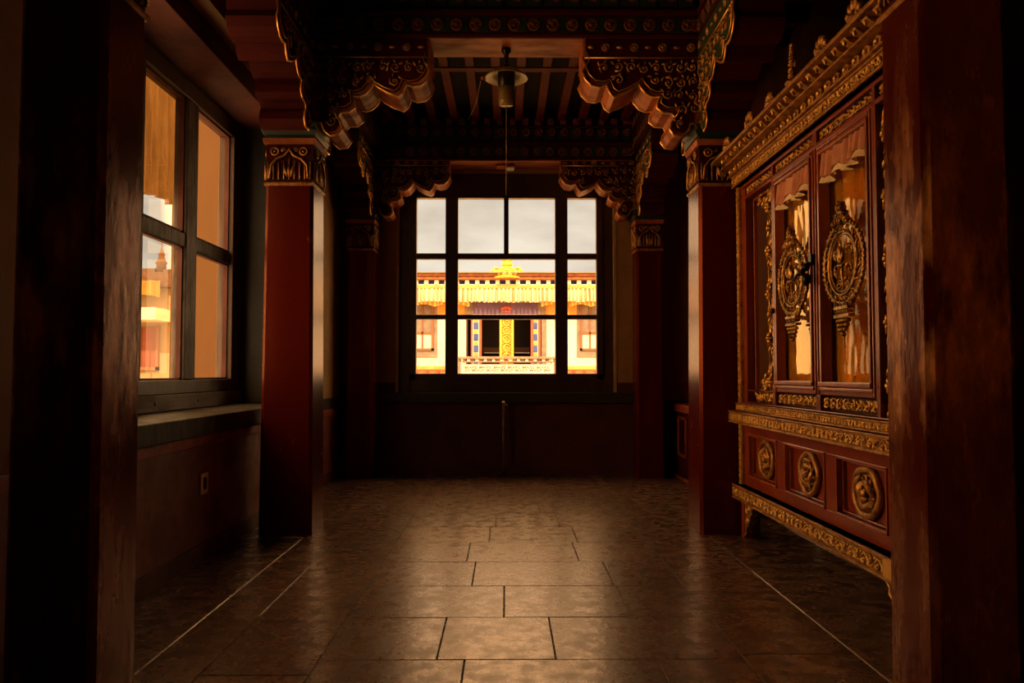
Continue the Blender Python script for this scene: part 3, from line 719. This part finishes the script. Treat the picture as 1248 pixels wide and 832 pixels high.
# doors
for i,(d0,d1,g0,g1) in enumerate(((.69,1.318,.74,1.26),(1.322,1.955,1.385,1.91))):
    dr = cbx('door', M['cabred'], [(d0,g0,.992,2.262,-.045,.006),(g1,d1,.992,2.262,-.045,.006),(g0,g1,.992,1.06,-.045,.006),(g0,g1,2.222,2.262,-.045,.006)], .004)
    dr['label'] = ('left glass door with gilded medallion','right glass door with gilded medallion')[i]
    q = [(g0-.012,g0+.006,1.05,2.23,-.04,.018),(g1-.006,g1+.012,1.05,2.23,-.04,.018),(g0,g1,2.212,2.230,-.04,.018),(g0-.02,g1+.02,1.036,1.058,-.04,.026),(g0-.025,g1+.025,1.014,1.030,-.04,.018),
         (d0+.010,d0+.020,.995,2.26,-.04,.014),(d1-.020,d1-.010,.995,2.26,-.04,.014),(g0-.02,g1+.02,2.240,2.254,-.04,.016)]
    cbx('door_moulding', M['moulding'], q, .004, dr)
    g = MB(); n=6
    g.add([F(g0,1.055,-.042),F(g1,1.055,-.042),F(g1,2.225,-.042),F(g0,2.225,-.042)],[(0,1,2,3)]); g.build('glass_pane', G_CAB, dr)
    # gold brocade drape behind the glass
    g = MB(); nx, nz = 60, 24
    for zz in range(nz+1):
        for xx in range(nx+1):
            u=xx/nx; v=zz/nz
            g.v.append(tuple(F(g0-.04+(g1-g0+.08)*u, 1.02+1.24*v, -.066+.0035*sin(u*26+1.6*sin(v*3+i)+i)+.003*sin(u*13+v*5)+.005*sin(v*8+u*6))))
    for zz in range(nz):
        for xx in range(nx):
            a=zz*(nx+1)+xx; g.f.append((a,a+1,a+nx+2,a+nx+1)); g.sm.append(True)
    g.build('brocade_drape', M['brocade'], dr)
    # satin valance
    for (nm,mm,za,zb,o_,fr) in (('satin_valance','pink',2.115,2.225,-.010,1.),('valance_trim','ivory',2.10,2.04,-.006,1.)):
        g = MB(); nx=72
        def zlow(u): return za - .035*abs(sin(u*PI*2.4+.4)) + .02*u
        for r_ in range(5):
            for xx in range(nx+1):
                u=xx/nx; w=r_/4
                zt = zb if nm=='satin_valance' else zlow(u)+.035
                z = zt + (zlow(u)-zt)*w
                if nm!='satin_valance' : z = zlow(u)+.012 - .03*w
                g.v.append(tuple(F(g0+(g1-g0)*u, z, o_+(.010+.014*w)*sin(u*44+2*sin(u*9)))))
        for r_ in range(4):
            for xx in range(nx):
                a=r_*(nx+1)+xx; g.f.append((a,a+1,a+nx+2,a+nx+1)); g.sm.append(True)
        g.build(nm, M[mm], dr)
    # medallion: double ring with lotus bud, crown above, stand and drop below
    cx, cz = (g0+g1)/2+.012, 1.62
    Fm = shift(F, cx, cz, .012)
    def ell(rx, rz, n=40): return [(rx*cos(k*2*PI/n), rz*sin(k*2*PI/n)) for k in range(n)]
    b = MB()
    b.tube([Fm(x,z,0) for x,z in ell(.212,.188)], .009, 6, closed=True)
    b.tube([Fm(x,z,.004) for x,z in ell(.152,.150)], .0085, 6, closed=True)
    b.tube([Fm(x,z,.004) for x,z in ell(.134,.134)], .0045, 5, closed=True)
    for k in range(44):
        a = k*2*PI/44; b.blob(Fm, .222*cos(a), .197*sin(a), .002, .012,.012,.010, n=6,m=3)
    for k in range(18):
        a = k*2*PI/18; a2 = a+.2
        b.tube([Fm(.148*cos(a),.148*sin(a),.0), Fm(.18*cos(a+.13),.168*sin(a+.13),.010), Fm(.203*cos(a2),.182*sin(a2),0)], .0055, 5)
        spiral(b, Fm, .180*cos(a-.06), .166*sin(a-.06), .014, a, 1., 1, .004, 7)
    # lotus stem, bud and curling leaves inside the ring
    b.tube([Fm(0,-.150,0),Fm(.006,-.09,.006),Fm(-.008,-.04,.006),Fm(0,.0,.008)], .006, 5)
    b.blob(Fm, -.006,.045,.010,.020,.046,.016,.1); b.blob(Fm,-.022,.025,.010,.013,.036,.012,.5); b.blob(Fm,.012,.025,.010,.013,.036,.012,-.5); b.blob(Fm,-.004,-.012,.010,.034,.013,.014); b.blob(Fm,-.006,.088,.01,.007,.016,.007)
    for (x,z,r_,d) in ((-.07,-.03,.032,1),(.07,-.035,.034,-1),(-.08,.045,.028,1),(.078,.05,.032,-1),(-.045,-.098,.026,-1),(.045,-.098,.026,1)):
        spiral(b, Fm, x, z, r_, (PI/2 if d>0 else PI/2)+x*20, 1.25, d, .0062, 11)
        leaf(b, Fm, x*.6, z+.02, .022, x*12, .002, .009)
        b.tube([Fm(x,z-r_,0),Fm(x*1.35,z*1.2-r_*.4,0),Fm(x*1.6,z*1.3,0)], .004, 4)
    # crown
    b2 = random.Random(4+i)
    for (x,z,s_) in [(-.045,.205,.026),(0,.200,.03),(.045,.205,.026),(-.028,.232,.024),(.028,.232,.024),(0,.24,.022),(-.014,.262,.018),(.014,.262,.018),(0,.282,.016),(-.07,.19,.02),(.07,.19,.02)]:
        b.blob(Fm, x, z, .006, s_, s_*.8, .020, b2.uniform(0,3)); spiral(b, Fm, x, z, s_*.8, b2.uniform(0,6), 1., 1, .004, 7, .022)
    b.tube([Fm(0,.28,.0),Fm(.002,.40,.0)], .003, 4)
    # stand
    b.box(-.075,.075,-.218,-.204,-.012,.02,Fm); b.box(-.065,.065,-.236,-.222,-.012,.014,Fm); b.box(-.080,.080,-.256,-.242,-.012,.018,Fm)
    for k in range(8): b.blob(Fm, -.062+k*.0177, -.229, .012, .008,.008,.008, n=6,m=3)
    for s in (-1,1):
        b.tube([Fm(s*.07,-.205,0),Fm(s*.10,-.18,.0),Fm(s*.13,-.135,0)], .008, 5); spiral(b, Fm, s*.085,-.188,.022,0,1.,s,.005,8)
    for row,n_ in ((0,5),(1,4),(2,3),(3,1)):
        for k in range(n_): b.blob(Fm, (k-(n_-1)/2)*.026, -.272-row*.021, .006, .015,.013,.015, n=6,m=3)
    b.tube([Fm(0,-.33,0),Fm(0,-.40,0)], .003,4)
    b.build('medallion', M['giltblack'], dr)
    if i == 0:
        b = MB(); Fk = shift(F, 1.30, 1.63, .02)
        b.box(-.018,.018,.03,.085,-.01,.012,Fk); b.tube([Fk(0,.04,.01),Fk(0,.0,.05),Fk(-.02,-.02,.06)], .012, 7); b.tube([Fk(-.12,-.035,.05),Fk(-.05,-.01,.055),Fk(.01,-.02,.05)], .009, 7)
        b.blob(Fk, .012,-.045,.035,.030,.036,.024); b.blob(Fk,.0,.02,.03,.020,.024,.02)
        b.build('door_latch', M['black'], dr)
        b = MB(); Fk = shift(F,.712,1.47,.01); b.blob(Fk,0,0,.012,.018,.018,.016); b.build('door_knob', M['black'], dr)
# frieze and cornice
carved_band('frieze', 2.366, 2.442, .045, t0=.0, t1=T, seed=12)
cb_ = cbx('cornice', M['giltdim'], [(-.02,T+.02,2.442,2.452,-.3,.075),(-.04,T+.04,2.492,2.503,-.3,.125),(-.06,T+.06,2.540,2.560,-.3,.180),(-.0,T,2.452,2.492,-.3,.045),(-.02,T+.02,2.503,2.54,-.3,.09)], .004)
for (row, z, o_, s_) in ((0,2.472,.050,1.),(1,2.522,.095,.95)):
    n = 23
    b = MB()
    for i in range(n):
        a = (i+.5+(.5*row))*T/n
        if row == 0:     # curved lotus petals
            b.prism([(-.032,-.019),(.032,-.019),(.034,.006),(.0,.022),(-.034,.006)], frame(F(a,z,o_),(0,-1,0),(0,0,1),(-1,0,0)), -.01,.022)
            b.blob(F, a, z-.003, o_+.024, .017,.014,.012)
        else:
            b.prism([(-.05,-.018),(.0,-.016),(.035,.0),(.055,.018),(-.05,.018)], frame(F(a,z,o_),(-1,0,0),(0,0,1),(0,-1,0)), -.024,.024)
            leaf(b, F, a, z+.004, .020, 1.57, o_+.045, .010); 
    b.build('lotus_petals' if row==0 else 'dentils', M['gilt'], cb_, bevel=.0)
# finials
def finial(t, h, kind):
    b = MB(); Ff = shift(F, t, 2.558, .15)
    if kind == 'tall':
        b.lathe([(.035,0),(.04,.012),(.02,.02),(.018,.03)], frame(F(t,2.56,.15),(1,0,0),(0,1,0),(0,0,1)), 12)
        for k in range(4):
            b.blob(Ff, (-1)**k*.012, .045+k*.014, .006*(-1)**k, .026,.014,.022, .4*(-1)**k)
        for k in range(7):
            b.lathe([(.004,0),(.020-.0012*k,.004),(.022-.0012*k,.010),(.016-.001*k,.016),(.004,.018)], frame(F(t,2.56+.095+k*.0165,.15),(1,0,0),(0,1,0),(0,0,1)), 10)
        b.tube([Ff(.03,.08,0),Ff(.045,.10,0),Ff(.03,.12,0)], .006,5)
    else:
        for k in range(5):
            q = (k-2)*.55; L = h*(.55-.06*abs(k-2))
            b.blob(Ff, sin(q)*h*.45, h*.16+cos(q)*h*.45, 0, .018, L*.42, .016, -q)
        for s in (-1,1): spiral(b, Ff, s*.034, .028, .024, 0, 1.2, s, .008, 9)
        b.blob(Ff, 0,.02,0,.045,.02,.03)
    return b.build('finial', M['giltdim'], cab)
for t_, h_, k_ in ((.25,.12,'leaf'),(.72,.13,'leaf'),(1.08,.11,'leaf'),(1.42,.21,'tall'),(1.78,.12,'leaf'),(2.12,.13,'leaf')): finial(t_,h_,k_)

# ================================================================== SMALL THINGS
# built-in cupboard on the right between the second and far columns
r = empty('wall_cupboard', (2.05,7.2,0), 'low built-in red cupboard with an open square niche in the far right aisle', 'cupboard')
b = MB()
Fb = frame((1.83,8.552,0),(0,-1,0),(0,0,1),(-1,0,0))
for q in ((0,.30,0,.70,-.46,0),(.62,2.55,0,.70,-.46,0),(.30,.62,0,.27,-.46,0),(.30,.62,.62,.70,-.46,0),(.30,.62,.27,.62,-.46,-.25)): b.box(*q, F=Fb)
b.build('body', M['redpaint'], r)
b = MB(); b.box(-.0,2.55,.70,.78,-.46,.035,F=Fb); b.build('top_board', M['redband'], r, bevel=.008)
b = MB()
for q in ((.27,.30,.24,.65,0,.02),(.62,.65,.24,.65,0,.02),(.27,.65,.62,.65,0,.02),(.27,.65,.24,.27,-.05,.02)): b.box(*q, F=Fb)
b.build('niche_frame', M['redband'], r, bevel=.004)
MB().box(0,2.55,.003,.03,0,.018,F=Fb).build('kick_strip', M['rawwood'], r, bevel=.003)
# standing pipe
r = empty('pipe', (-.03,8.45,0), 'thin upright metal pipe with pale cap under the far window', 'pipe')
b = MB(); Fp = shift(WORLD,-.03,8.45); b.lathe([(.013,.03),(.013,.775)], Fp, 12); b.build('tube', M['steel'], r)
b = MB(); b.lathe([(.018,.775),(.018,.795),(.010,.802)], Fp, 12); b.tube([(-.03,8.45,.77),(.01,8.44,.765),(.015,8.44,.74)], .007,6); b.build('cap', M['white'], r)
b = MB(); b.lathe([(.035,.003),(.035,.012),(.02,.03),(.014,.05)], Fp, 14); b.build('foot_flange', M['black'], r)
# socket
r = empty('wall_socket', (XL,4.67,.445), 'small pale wall socket with dark slot on the left lower wall', 'socket')
MB().box(XL+.001,XL+.012,4.615,4.725,.385,.51).build('plate', M['white'], r, bevel=.004)
b = MB().box(XL+.010,XL+.016,4.648,4.692,.415,.485); b.build('slot', M['black'], r, bevel=.003)

# ================================================================== OUTSIDE
# courtyard
g = MB().box(-40,40,9.2,60,-.4,-.2).build('courtyard_ground', M['ground']); tag(g, kind='structure')
# hall facade across the courtyard, drawn in elevation units (1 unit = 29.5 mm)
S = .02947; YF = 28.
def fb(b, u0,u1,v0,v1,y0,y1): b.box(u0*S,u1*S,YF-y1,YF-y0,1.1+v0*S,1.1+v1*S); return b      # y0..y1 = how far it stands forward
hall = empty('temple_hall', (0,YF+1,-.2), 'sunlit cream temple hall with gilded roof ornament seen through the far window', 'building')
def fp(name, m, boxes, bevel=0, par=None):
    b = MB()
    for q in boxes: fb(b,*q)
    return b.build(name, M[m], par or hall, bevel=bevel)
b = MB(); fb(b,-175,-49,-44,112,-6,0); fb(b,47,175,-44,112,-6,0); fb(b,-49,47,72,112,-6,0); fb(b,-49,47,-44,10,-6,0); b.build('wall', M['fcream'], hall)
fp('roof_frieze','froof',[(-175,175,112,116,-6,.75),(-175,175,116,119,-6,.85)],.05)
fp('roof_slab','fgrey',[(-175,175,119,120,-6,.95)])
fp('blue_band','fblue',[(-175,175,106.5,112,-.5,.35)])
b = MB()
for i in range(-14,15):
    u=i*12.2+3; fb(b,u-3.6,u+1.2,107,111.6,.35,.60)
b.build('white_rafter_ends', M['fwhite'], hall)
fp('white_strip','fwhite',[(-175,175,105.6,107,-.5,.55)])
fp('cornice','forange',[(-175,175,101.5,105.6,-.5,.62)],.03)
# pleated valance
b = MB(); nx = 900
for r_ in range(4):
    for i in range(nx+1):
        u = -176+352*i/nx; w=r_/3
        b.v.append((u*S, YF-.60-.05*w-.15*(.4+w)*sin(u*1.25+.8*sin(u*.31)), 1.1+(102-(16.5+.4*sin(u*.9)+.5*sin(u*.23))*w)*S))
for r_ in range(3):
    for i in range(nx):
        a=r_*(nx+1)+i; b.f.append((a,a+1,a+nx+2,a+nx+1)); b.sm.append(True)
b.build('pleated_valance', M['fvalance'], hall)
b = MB()
for (u0,u1) in ((-112,-76),(76,115),(-72,-44),(42,74)):
    n=24
    for r_ in range(2):
        for i in range(n+1):
            u=u0+(u1-u0)*i/n; b.v.append((u*S, YF-.5-.05*sin(u*1.1), 1.1+((88 if r_==0 else 80+3*abs(sin((u-u0)*.12)))*S)))
    k=len(b.v)-2*(n+1)
    for i in range(n): b.f.append((k+i,k+i+1,k+n+2+i,k+n+1+i)); b.sm.append(True)
b.build('orange_valance_hem', M['forange'], hall)
fp('orange_wall_band','forange',[(-175,-49,68,102,0,.03),(47,175,68,102,0,.03)])
# porch bay
fp('porch_recess','fdark',[(-49,47,10,72,-2.6,-2.4),(-49,-47,10,72,-2.4,0),(45,47,10,72,-2.4,0),(-49,47,8,10,-2.4,0),(-49,47,71,72,-2.4,0)])
fp('porch_surround','fgrey',[(-50,-40,68,86,-.2,.12),(38,48,68,86,-.2,.12),(-50,48,72,86,-.2,.10),(43,49,10,66,-.2,.05)])
bn = fp('violet_banner','fpurple',[(-40,38,70,86,.13,.17)])
b = MB(); Fe = frame((0,YF-.18,1.1+78*S),(S,0,0),(0,0,S),(0,-S,0))
for k in range(7):
    q=(k-3)*.42; leaf(b,Fe,sin(q)*5.5,-1+cos(q)*3.5,3.2,PI/2-q,0,.8)
b.blob(Fe,0,-3,0,8,1.3,.8); b.build('lotus_emblem', M['fred'], bn)
fp('banner_fringe','fwhite',[(-40,38,70,71.5,.17,.19)],0,bn)
for s,(a,c) in ((-1,(-43,-30)),(1,(30,42))):
    w = (c-a)/3
    fp('painted_jamb','fred',[(c-3 if s<0 else a, c if s<0 else a+3,8,70,-.3,.02),(a if s<0 else c-3,a+2 if s<0 else c,8,70,-.3,.02)])
    fp('painted_jamb','fwhite',[(a+2 if s<0 else a+3,c-3 if s<0 else c-2,8,70,-.3,.0)])
    b = MB()
    for k in range(4): fb(b,a+3,c-4,12+k*14,20+k*14,0,.03)
    b.build('jamb_panel', M['fblue'], hall)
    b = MB()
    for k in range(4): fb(b,a+3,c-4,21+k*14,25+k*14,0,.03)
    b.build('jamb_panel', M['forange'], hall)
fp('lattice_rail','fgrey',[(-30,30,26,27,-1.6,-1.5),(-30,30,16,17,-1.6,-1.5),(-30,30,10,12,-1.6,-1.4)])
fp('inner_step','fwood',[(-30,-8,27,34,-2.3,-1.9),(9,30,27,34,-2.3,-1.9)])
gp = fp('gilded_centre_panel','fgold',[(-8,-5.5,-2,70,-.05,.15),(6.5,9,-2,70,-.05,.15),(-8,9,66,70,-.05,.15),(-5.5,6.5,5,66,-.05,.02)])
b = MB(); Fg = frame((.5*S,YF-.06,1.1),(S,0,0),(0,0,S),(0,-S,0))
for k in range(6):
    z = 10+k*10.5
    b.tube([Fg(cos(q)*4.4,z+sin(q)*4.4,1) for q in [j*PI/6 for j in range(12)]], .9*S, 5, closed=True)
    spiral(b,Fg,0,z,3.2,k,1.2,1,.02,9,1); leaf(b,Fg,-4,z+5.4,2,.7,1,1); leaf(b,Fg,4,z+5.4,2,-.7,1,1)
b.build('gilded_scrollwork', M['fgold'], gp)
# balustrade / altar front
fp('balustrade','fgrey',[(-57,59,17,20,.4,1.0),(-57,-54,-20,17,.5,.9),(56,59,-20,17,.5,.9),(-50,54,13,14.5,.5,.95)],.02)
fp('balustrade_panel','fcream',[(-50,54,-2,11,.55,.85),(-54,-50,-20,15,.55,.85),(53,57,-20,15,.55,.85),(-50,54,-20,-3,.5,.8)],.02)
b = MB(); b2 = MB()
for i in range(22):
    u=-51+i*4.9; fb(b if i%2 else b2,u,u+3.6,14.6,17,.5,.92)
b.build('white_dentils', M['fwhite'], hall); b2.build('dark_dentils', M['fwood'], hall)
b = MB(); scroll_strip(b, frame((-49*S,YF-.86,1.1+1*S),(1,0,0),(0,0,1),(0,-1,0)), 102*S, 9*S, tr=.012, seed=6); b.build('balustrade_scrolls', M['fgrey'], hall)
# side windows
for s,(a,c) in ((-1,(-114,-84)),(1,(90,120)),(-1,(-160,-134)),(1,(140,166))):
    wn = fp('window','fwood',[(a,a+2.5,28,85,-.05,.12),(c-7,c-4,28,85,-.05,.12),(a,c-4,28,30.5,-.05,.12),(a,c-4,83,85,-.05,.12),(a+11,a+13,28,85,-.05,.10),(a,c-4,48,50.5,-.05,.10)])
    fp('window_surround','fgrey',[(c-4,c,22,85,0,.04),(a-4,a,22,85,0,.04),(a-4,c,20,27,0,.06)],0,wn)
    fp('pane','fcream',[(a+2.5,a+11,30,48,0,.04),(a+13,c-7,30,48,0,.04)],0,wn)
    fp('pane','fgrey',[(a+2.5,a+11,50,83,0,.04),(a+13,c-7,50,83,0,.04)],0,wn)
b = MB()
fp('lower_orange_band','forange',[(-175,-60,5,9,0,.10),(61,175,5,9,0,.10),(-175,-60,-6,-1,0,.12),(61,175,-6,-1,0,.12)])
b = MB()
for i in range(8):
    for s in (-1,1): fb(b,s*(70+i*13)-1,s*(70+i*13)+1,-1,4,0,.14)
fb(b,-175,-60,3.5,5,0,.16); fb(b,61,175,3.5,5,0,.16)
b.build('lower_red_rail', M['fred'], hall)
# gilded roof ornament
Fo = frame((1.0*S,YF-.4,1.1+112*S),(S,0,0),(0,-S,0),(0,0,S))
orn = MB()
orn.lathe([(19,1.5),(20,3),(17,5),(10,6),(8,8),(11,10),(12,12),(9,15),(5,17),(4,19)], Fo, 24)
orn.lathe([(4,17),(6,18),(7,20),(5,22),(6,24),(8,26),(6,28),(2.5,30),(2,33),(3,35),(1.5,37),(.6,42)], Fo, 20)
for k in range(14):
    q=k*2*PI/14; orn.blob(shift(Fo,0,0,0),cos(q)*15,sin(q)*15,6.5,4.2,4.2,4.6)
for s in (-1,1):
    orn.blob(Fo, s*15,-3,10,4,3,5); orn.tube([Fo(s*8,-2,14),Fo(s*14,-2,16),Fo(s*18,-2,12),Fo(s*20,-2,6)],1.6*S,6)
orn.build('roof_ornament', M['fgold'], hall)

# second building, seen through the left window
S2=.02316; Y2=22.
b2h = empty('courtyard_building', (-10.5,Y2+1,-.2), 'cream building with yellow awning and roof pinnacle seen through the left window', 'building')
def f2(name,m,boxes,par=None):
    b=MB()
    for (u0,u1,v0,v1,y0,y1) in boxes: b.box(u0*S2,u1*S2,Y2-y1,Y2-y0,1.1+v0*S2,1.1+v1*S2)
    return b.build(name,M[m],par or b2h)
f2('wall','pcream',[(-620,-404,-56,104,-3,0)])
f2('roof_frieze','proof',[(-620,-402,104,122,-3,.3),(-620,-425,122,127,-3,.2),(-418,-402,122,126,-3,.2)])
b = MB(); Fp2 = frame((-419*S2,Y2-.1,1.1+122*S2),(S2,0,0),(0,-S2,0),(0,0,S2))
b.lathe([(6,0),(5.5,10),(7,12),(5,15),(3,20),(4,22),(2,26),(.7,30),(.5,38)], Fp2, 14)
b.lathe([(5,0),(4,6),(5,8),(2,11),(.5,14)], shift(Fp2,-34,0,5), 12)
b.build('pinnacle', M['proof'], b2h)
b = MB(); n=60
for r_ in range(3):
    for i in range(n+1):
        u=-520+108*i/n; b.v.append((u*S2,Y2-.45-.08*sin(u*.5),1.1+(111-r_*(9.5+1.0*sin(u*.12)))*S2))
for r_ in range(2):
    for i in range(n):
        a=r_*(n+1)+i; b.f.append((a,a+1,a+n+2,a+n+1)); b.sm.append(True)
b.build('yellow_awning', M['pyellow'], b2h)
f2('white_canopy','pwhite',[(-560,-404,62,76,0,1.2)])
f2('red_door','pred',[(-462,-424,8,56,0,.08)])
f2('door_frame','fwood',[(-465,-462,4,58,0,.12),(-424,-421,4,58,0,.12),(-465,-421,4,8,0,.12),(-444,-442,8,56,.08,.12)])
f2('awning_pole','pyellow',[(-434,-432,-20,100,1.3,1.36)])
# tan wing wall beside the left window, standing outside
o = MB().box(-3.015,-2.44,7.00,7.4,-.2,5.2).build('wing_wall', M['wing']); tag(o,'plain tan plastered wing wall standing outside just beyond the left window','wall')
# curtain hanging outside pane three
cu = empty('curtain', (-2.44,5.1,2.36), 'thin pale curtain hanging in the upper part of the left window', 'curtain')
b = MB(); n=60
for r_ in range(9):
    for i in range(n+1):
        u=i/n; w=r_/8
        b.v.append((-2.47-.028*(.5+w*.5)*sin(u*52+1.5*sin(u*11)), 4.72+1.08*u, 3.22-(.90-.03*u)*w+.012*sin(u*20)*w))
for r_ in range(8):
    for i in range(n):
        a=r_*(n+1)+i; b.f.append((a,a+1,a+n+2,a+n+1)); b.sm.append(True)
b.build('cloth', M['curtain'], cu)
MB().tube([(-2.47,4.68,3.23),(-2.47,5.84,3.23)], .008, 6).build('curtain_rod', M['black'], cu)

# ================================================================== LIGHT
WEST_FILL = (10.,4.3,1.2); ZEN_FILL = (6.0,3.3,1.4)
w = bpy.data.worlds.new('sky'); bpy.context.scene.world = w; w.use_nodes = True
N, L = w.node_tree.nodes, w.node_tree.links
bg = N['Background']; tc = N.new('ShaderNodeTexCoord')
mp = N.new('ShaderNodeMapping'); mp.inputs['Scale'].default_value = (1.2,1.2,3.2); L.new(tc.outputs['Generated'], mp.inputs[0])
n = N.new('ShaderNodeTexNoise'); n.inputs['Scale'].default_value = 3.0; n.inputs['Detail'].default_value = 6; n.inputs['Roughness'].default_value=.55; L.new(mp.outputs[0], n.inputs[0])
cr = N.new('ShaderNodeValToRGB'); cr.color_ramp.elements[0].position=.36; cr.color_ramp.elements[1].position=.62
cr.color_ramp.elements[0].color=(.60,.51,.42,1); cr.color_ramp.elements[1].color=(.98,.88,.74,1); L.new(n.outputs[0], cr.inputs[0])
sx = N.new('ShaderNodeSeparateXYZ'); L.new(tc.outputs['Generated'], sx.inputs[0])
def mr_(out, a, b, c, d):
    m = N.new('ShaderNodeMapRange'); m.clamp = True
    for k, v in enumerate((a,b,c,d)): m.inputs[k+1].default_value = v
    L.new(out, m.inputs[0]); return m.outputs[0]
# overcast sky; bright zenith and amber west added out of view as fill
mx = N.new('ShaderNodeMix'); mx.data_type='RGBA'; L.new(mr_(sx.outputs[0],-.50,-.9,0,1), mx.inputs[0]); L.new(cr.outputs[0], mx.inputs[6]); mx.inputs[7].default_value=(WEST_FILL[0],WEST_FILL[1],WEST_FILL[2],1)
m2 = N.new('ShaderNodeMix'); m2.data_type='RGBA'; L.new(mr_(sx.outputs[2],.22,.45,0,1), m2.inputs[0]); L.new(mx.outputs[2], m2.inputs[6]); m2.inputs[7].default_value=(ZEN_FILL[0],ZEN_FILL[1],ZEN_FILL[2],1)
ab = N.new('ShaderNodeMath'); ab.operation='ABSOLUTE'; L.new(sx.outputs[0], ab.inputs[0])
m4 = N.new('ShaderNodeMix'); m4.data_type='RGBA'; ml = N.new('ShaderNodeMath'); ml.operation='MULTIPLY'; L.new(mr_(ab.outputs[0],.15,.25,0,1), ml.inputs[0]); L.new(mr_(sx.outputs[0],-.40,-.37,0,1), ml.inputs[1])  # added warm side glow lights columns and floor, cut where sky shows
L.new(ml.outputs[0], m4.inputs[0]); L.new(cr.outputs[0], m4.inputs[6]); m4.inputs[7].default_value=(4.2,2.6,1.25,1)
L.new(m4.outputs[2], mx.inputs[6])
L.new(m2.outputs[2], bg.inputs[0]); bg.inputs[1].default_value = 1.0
s = bpy.data.lights.new('sun','SUN'); s.energy = 4.5; s.color=(1,.85,.60); s.angle=.02
so = bpy.data.objects.new('sun', s); C.objects.link(so); so.rotation_euler = Vector((.04,1,-.72)).to_track_quat('-Z','Y').to_euler(); so.location=(0,-5,20)

# ================================================================== CAMERA
cam = bpy.data.cameras.new('camera'); co = bpy.data.objects.new('camera', cam); C.objects.link(co)
cam.sensor_width = 36; cam.lens = 36*950/1248; cam.clip_end = 300
co.location = (0,0,1.1); co.rotation_euler = (PI/2+math.atan(39/950), 0, -math.atan(7/950))
sc = bpy.context.scene; sc.camera = co
sc.view_settings.view_transform='Standard'; sc.view_settings.look='None'; sc.view_settings.gamma=1; sc.view_settings.use_curve_mapping=False
sc.view_settings.exposure = 0.0
cy = sc.cycles
cy.max_bounces = 8; cy.diffuse_bounces = 5; cy.glossy_bounces = 4; cy.transparent_max_bounces = 12; cy.caustics_reflective=False; cy.caustics_refractive=False
cy.sample_clamp_indirect = 4
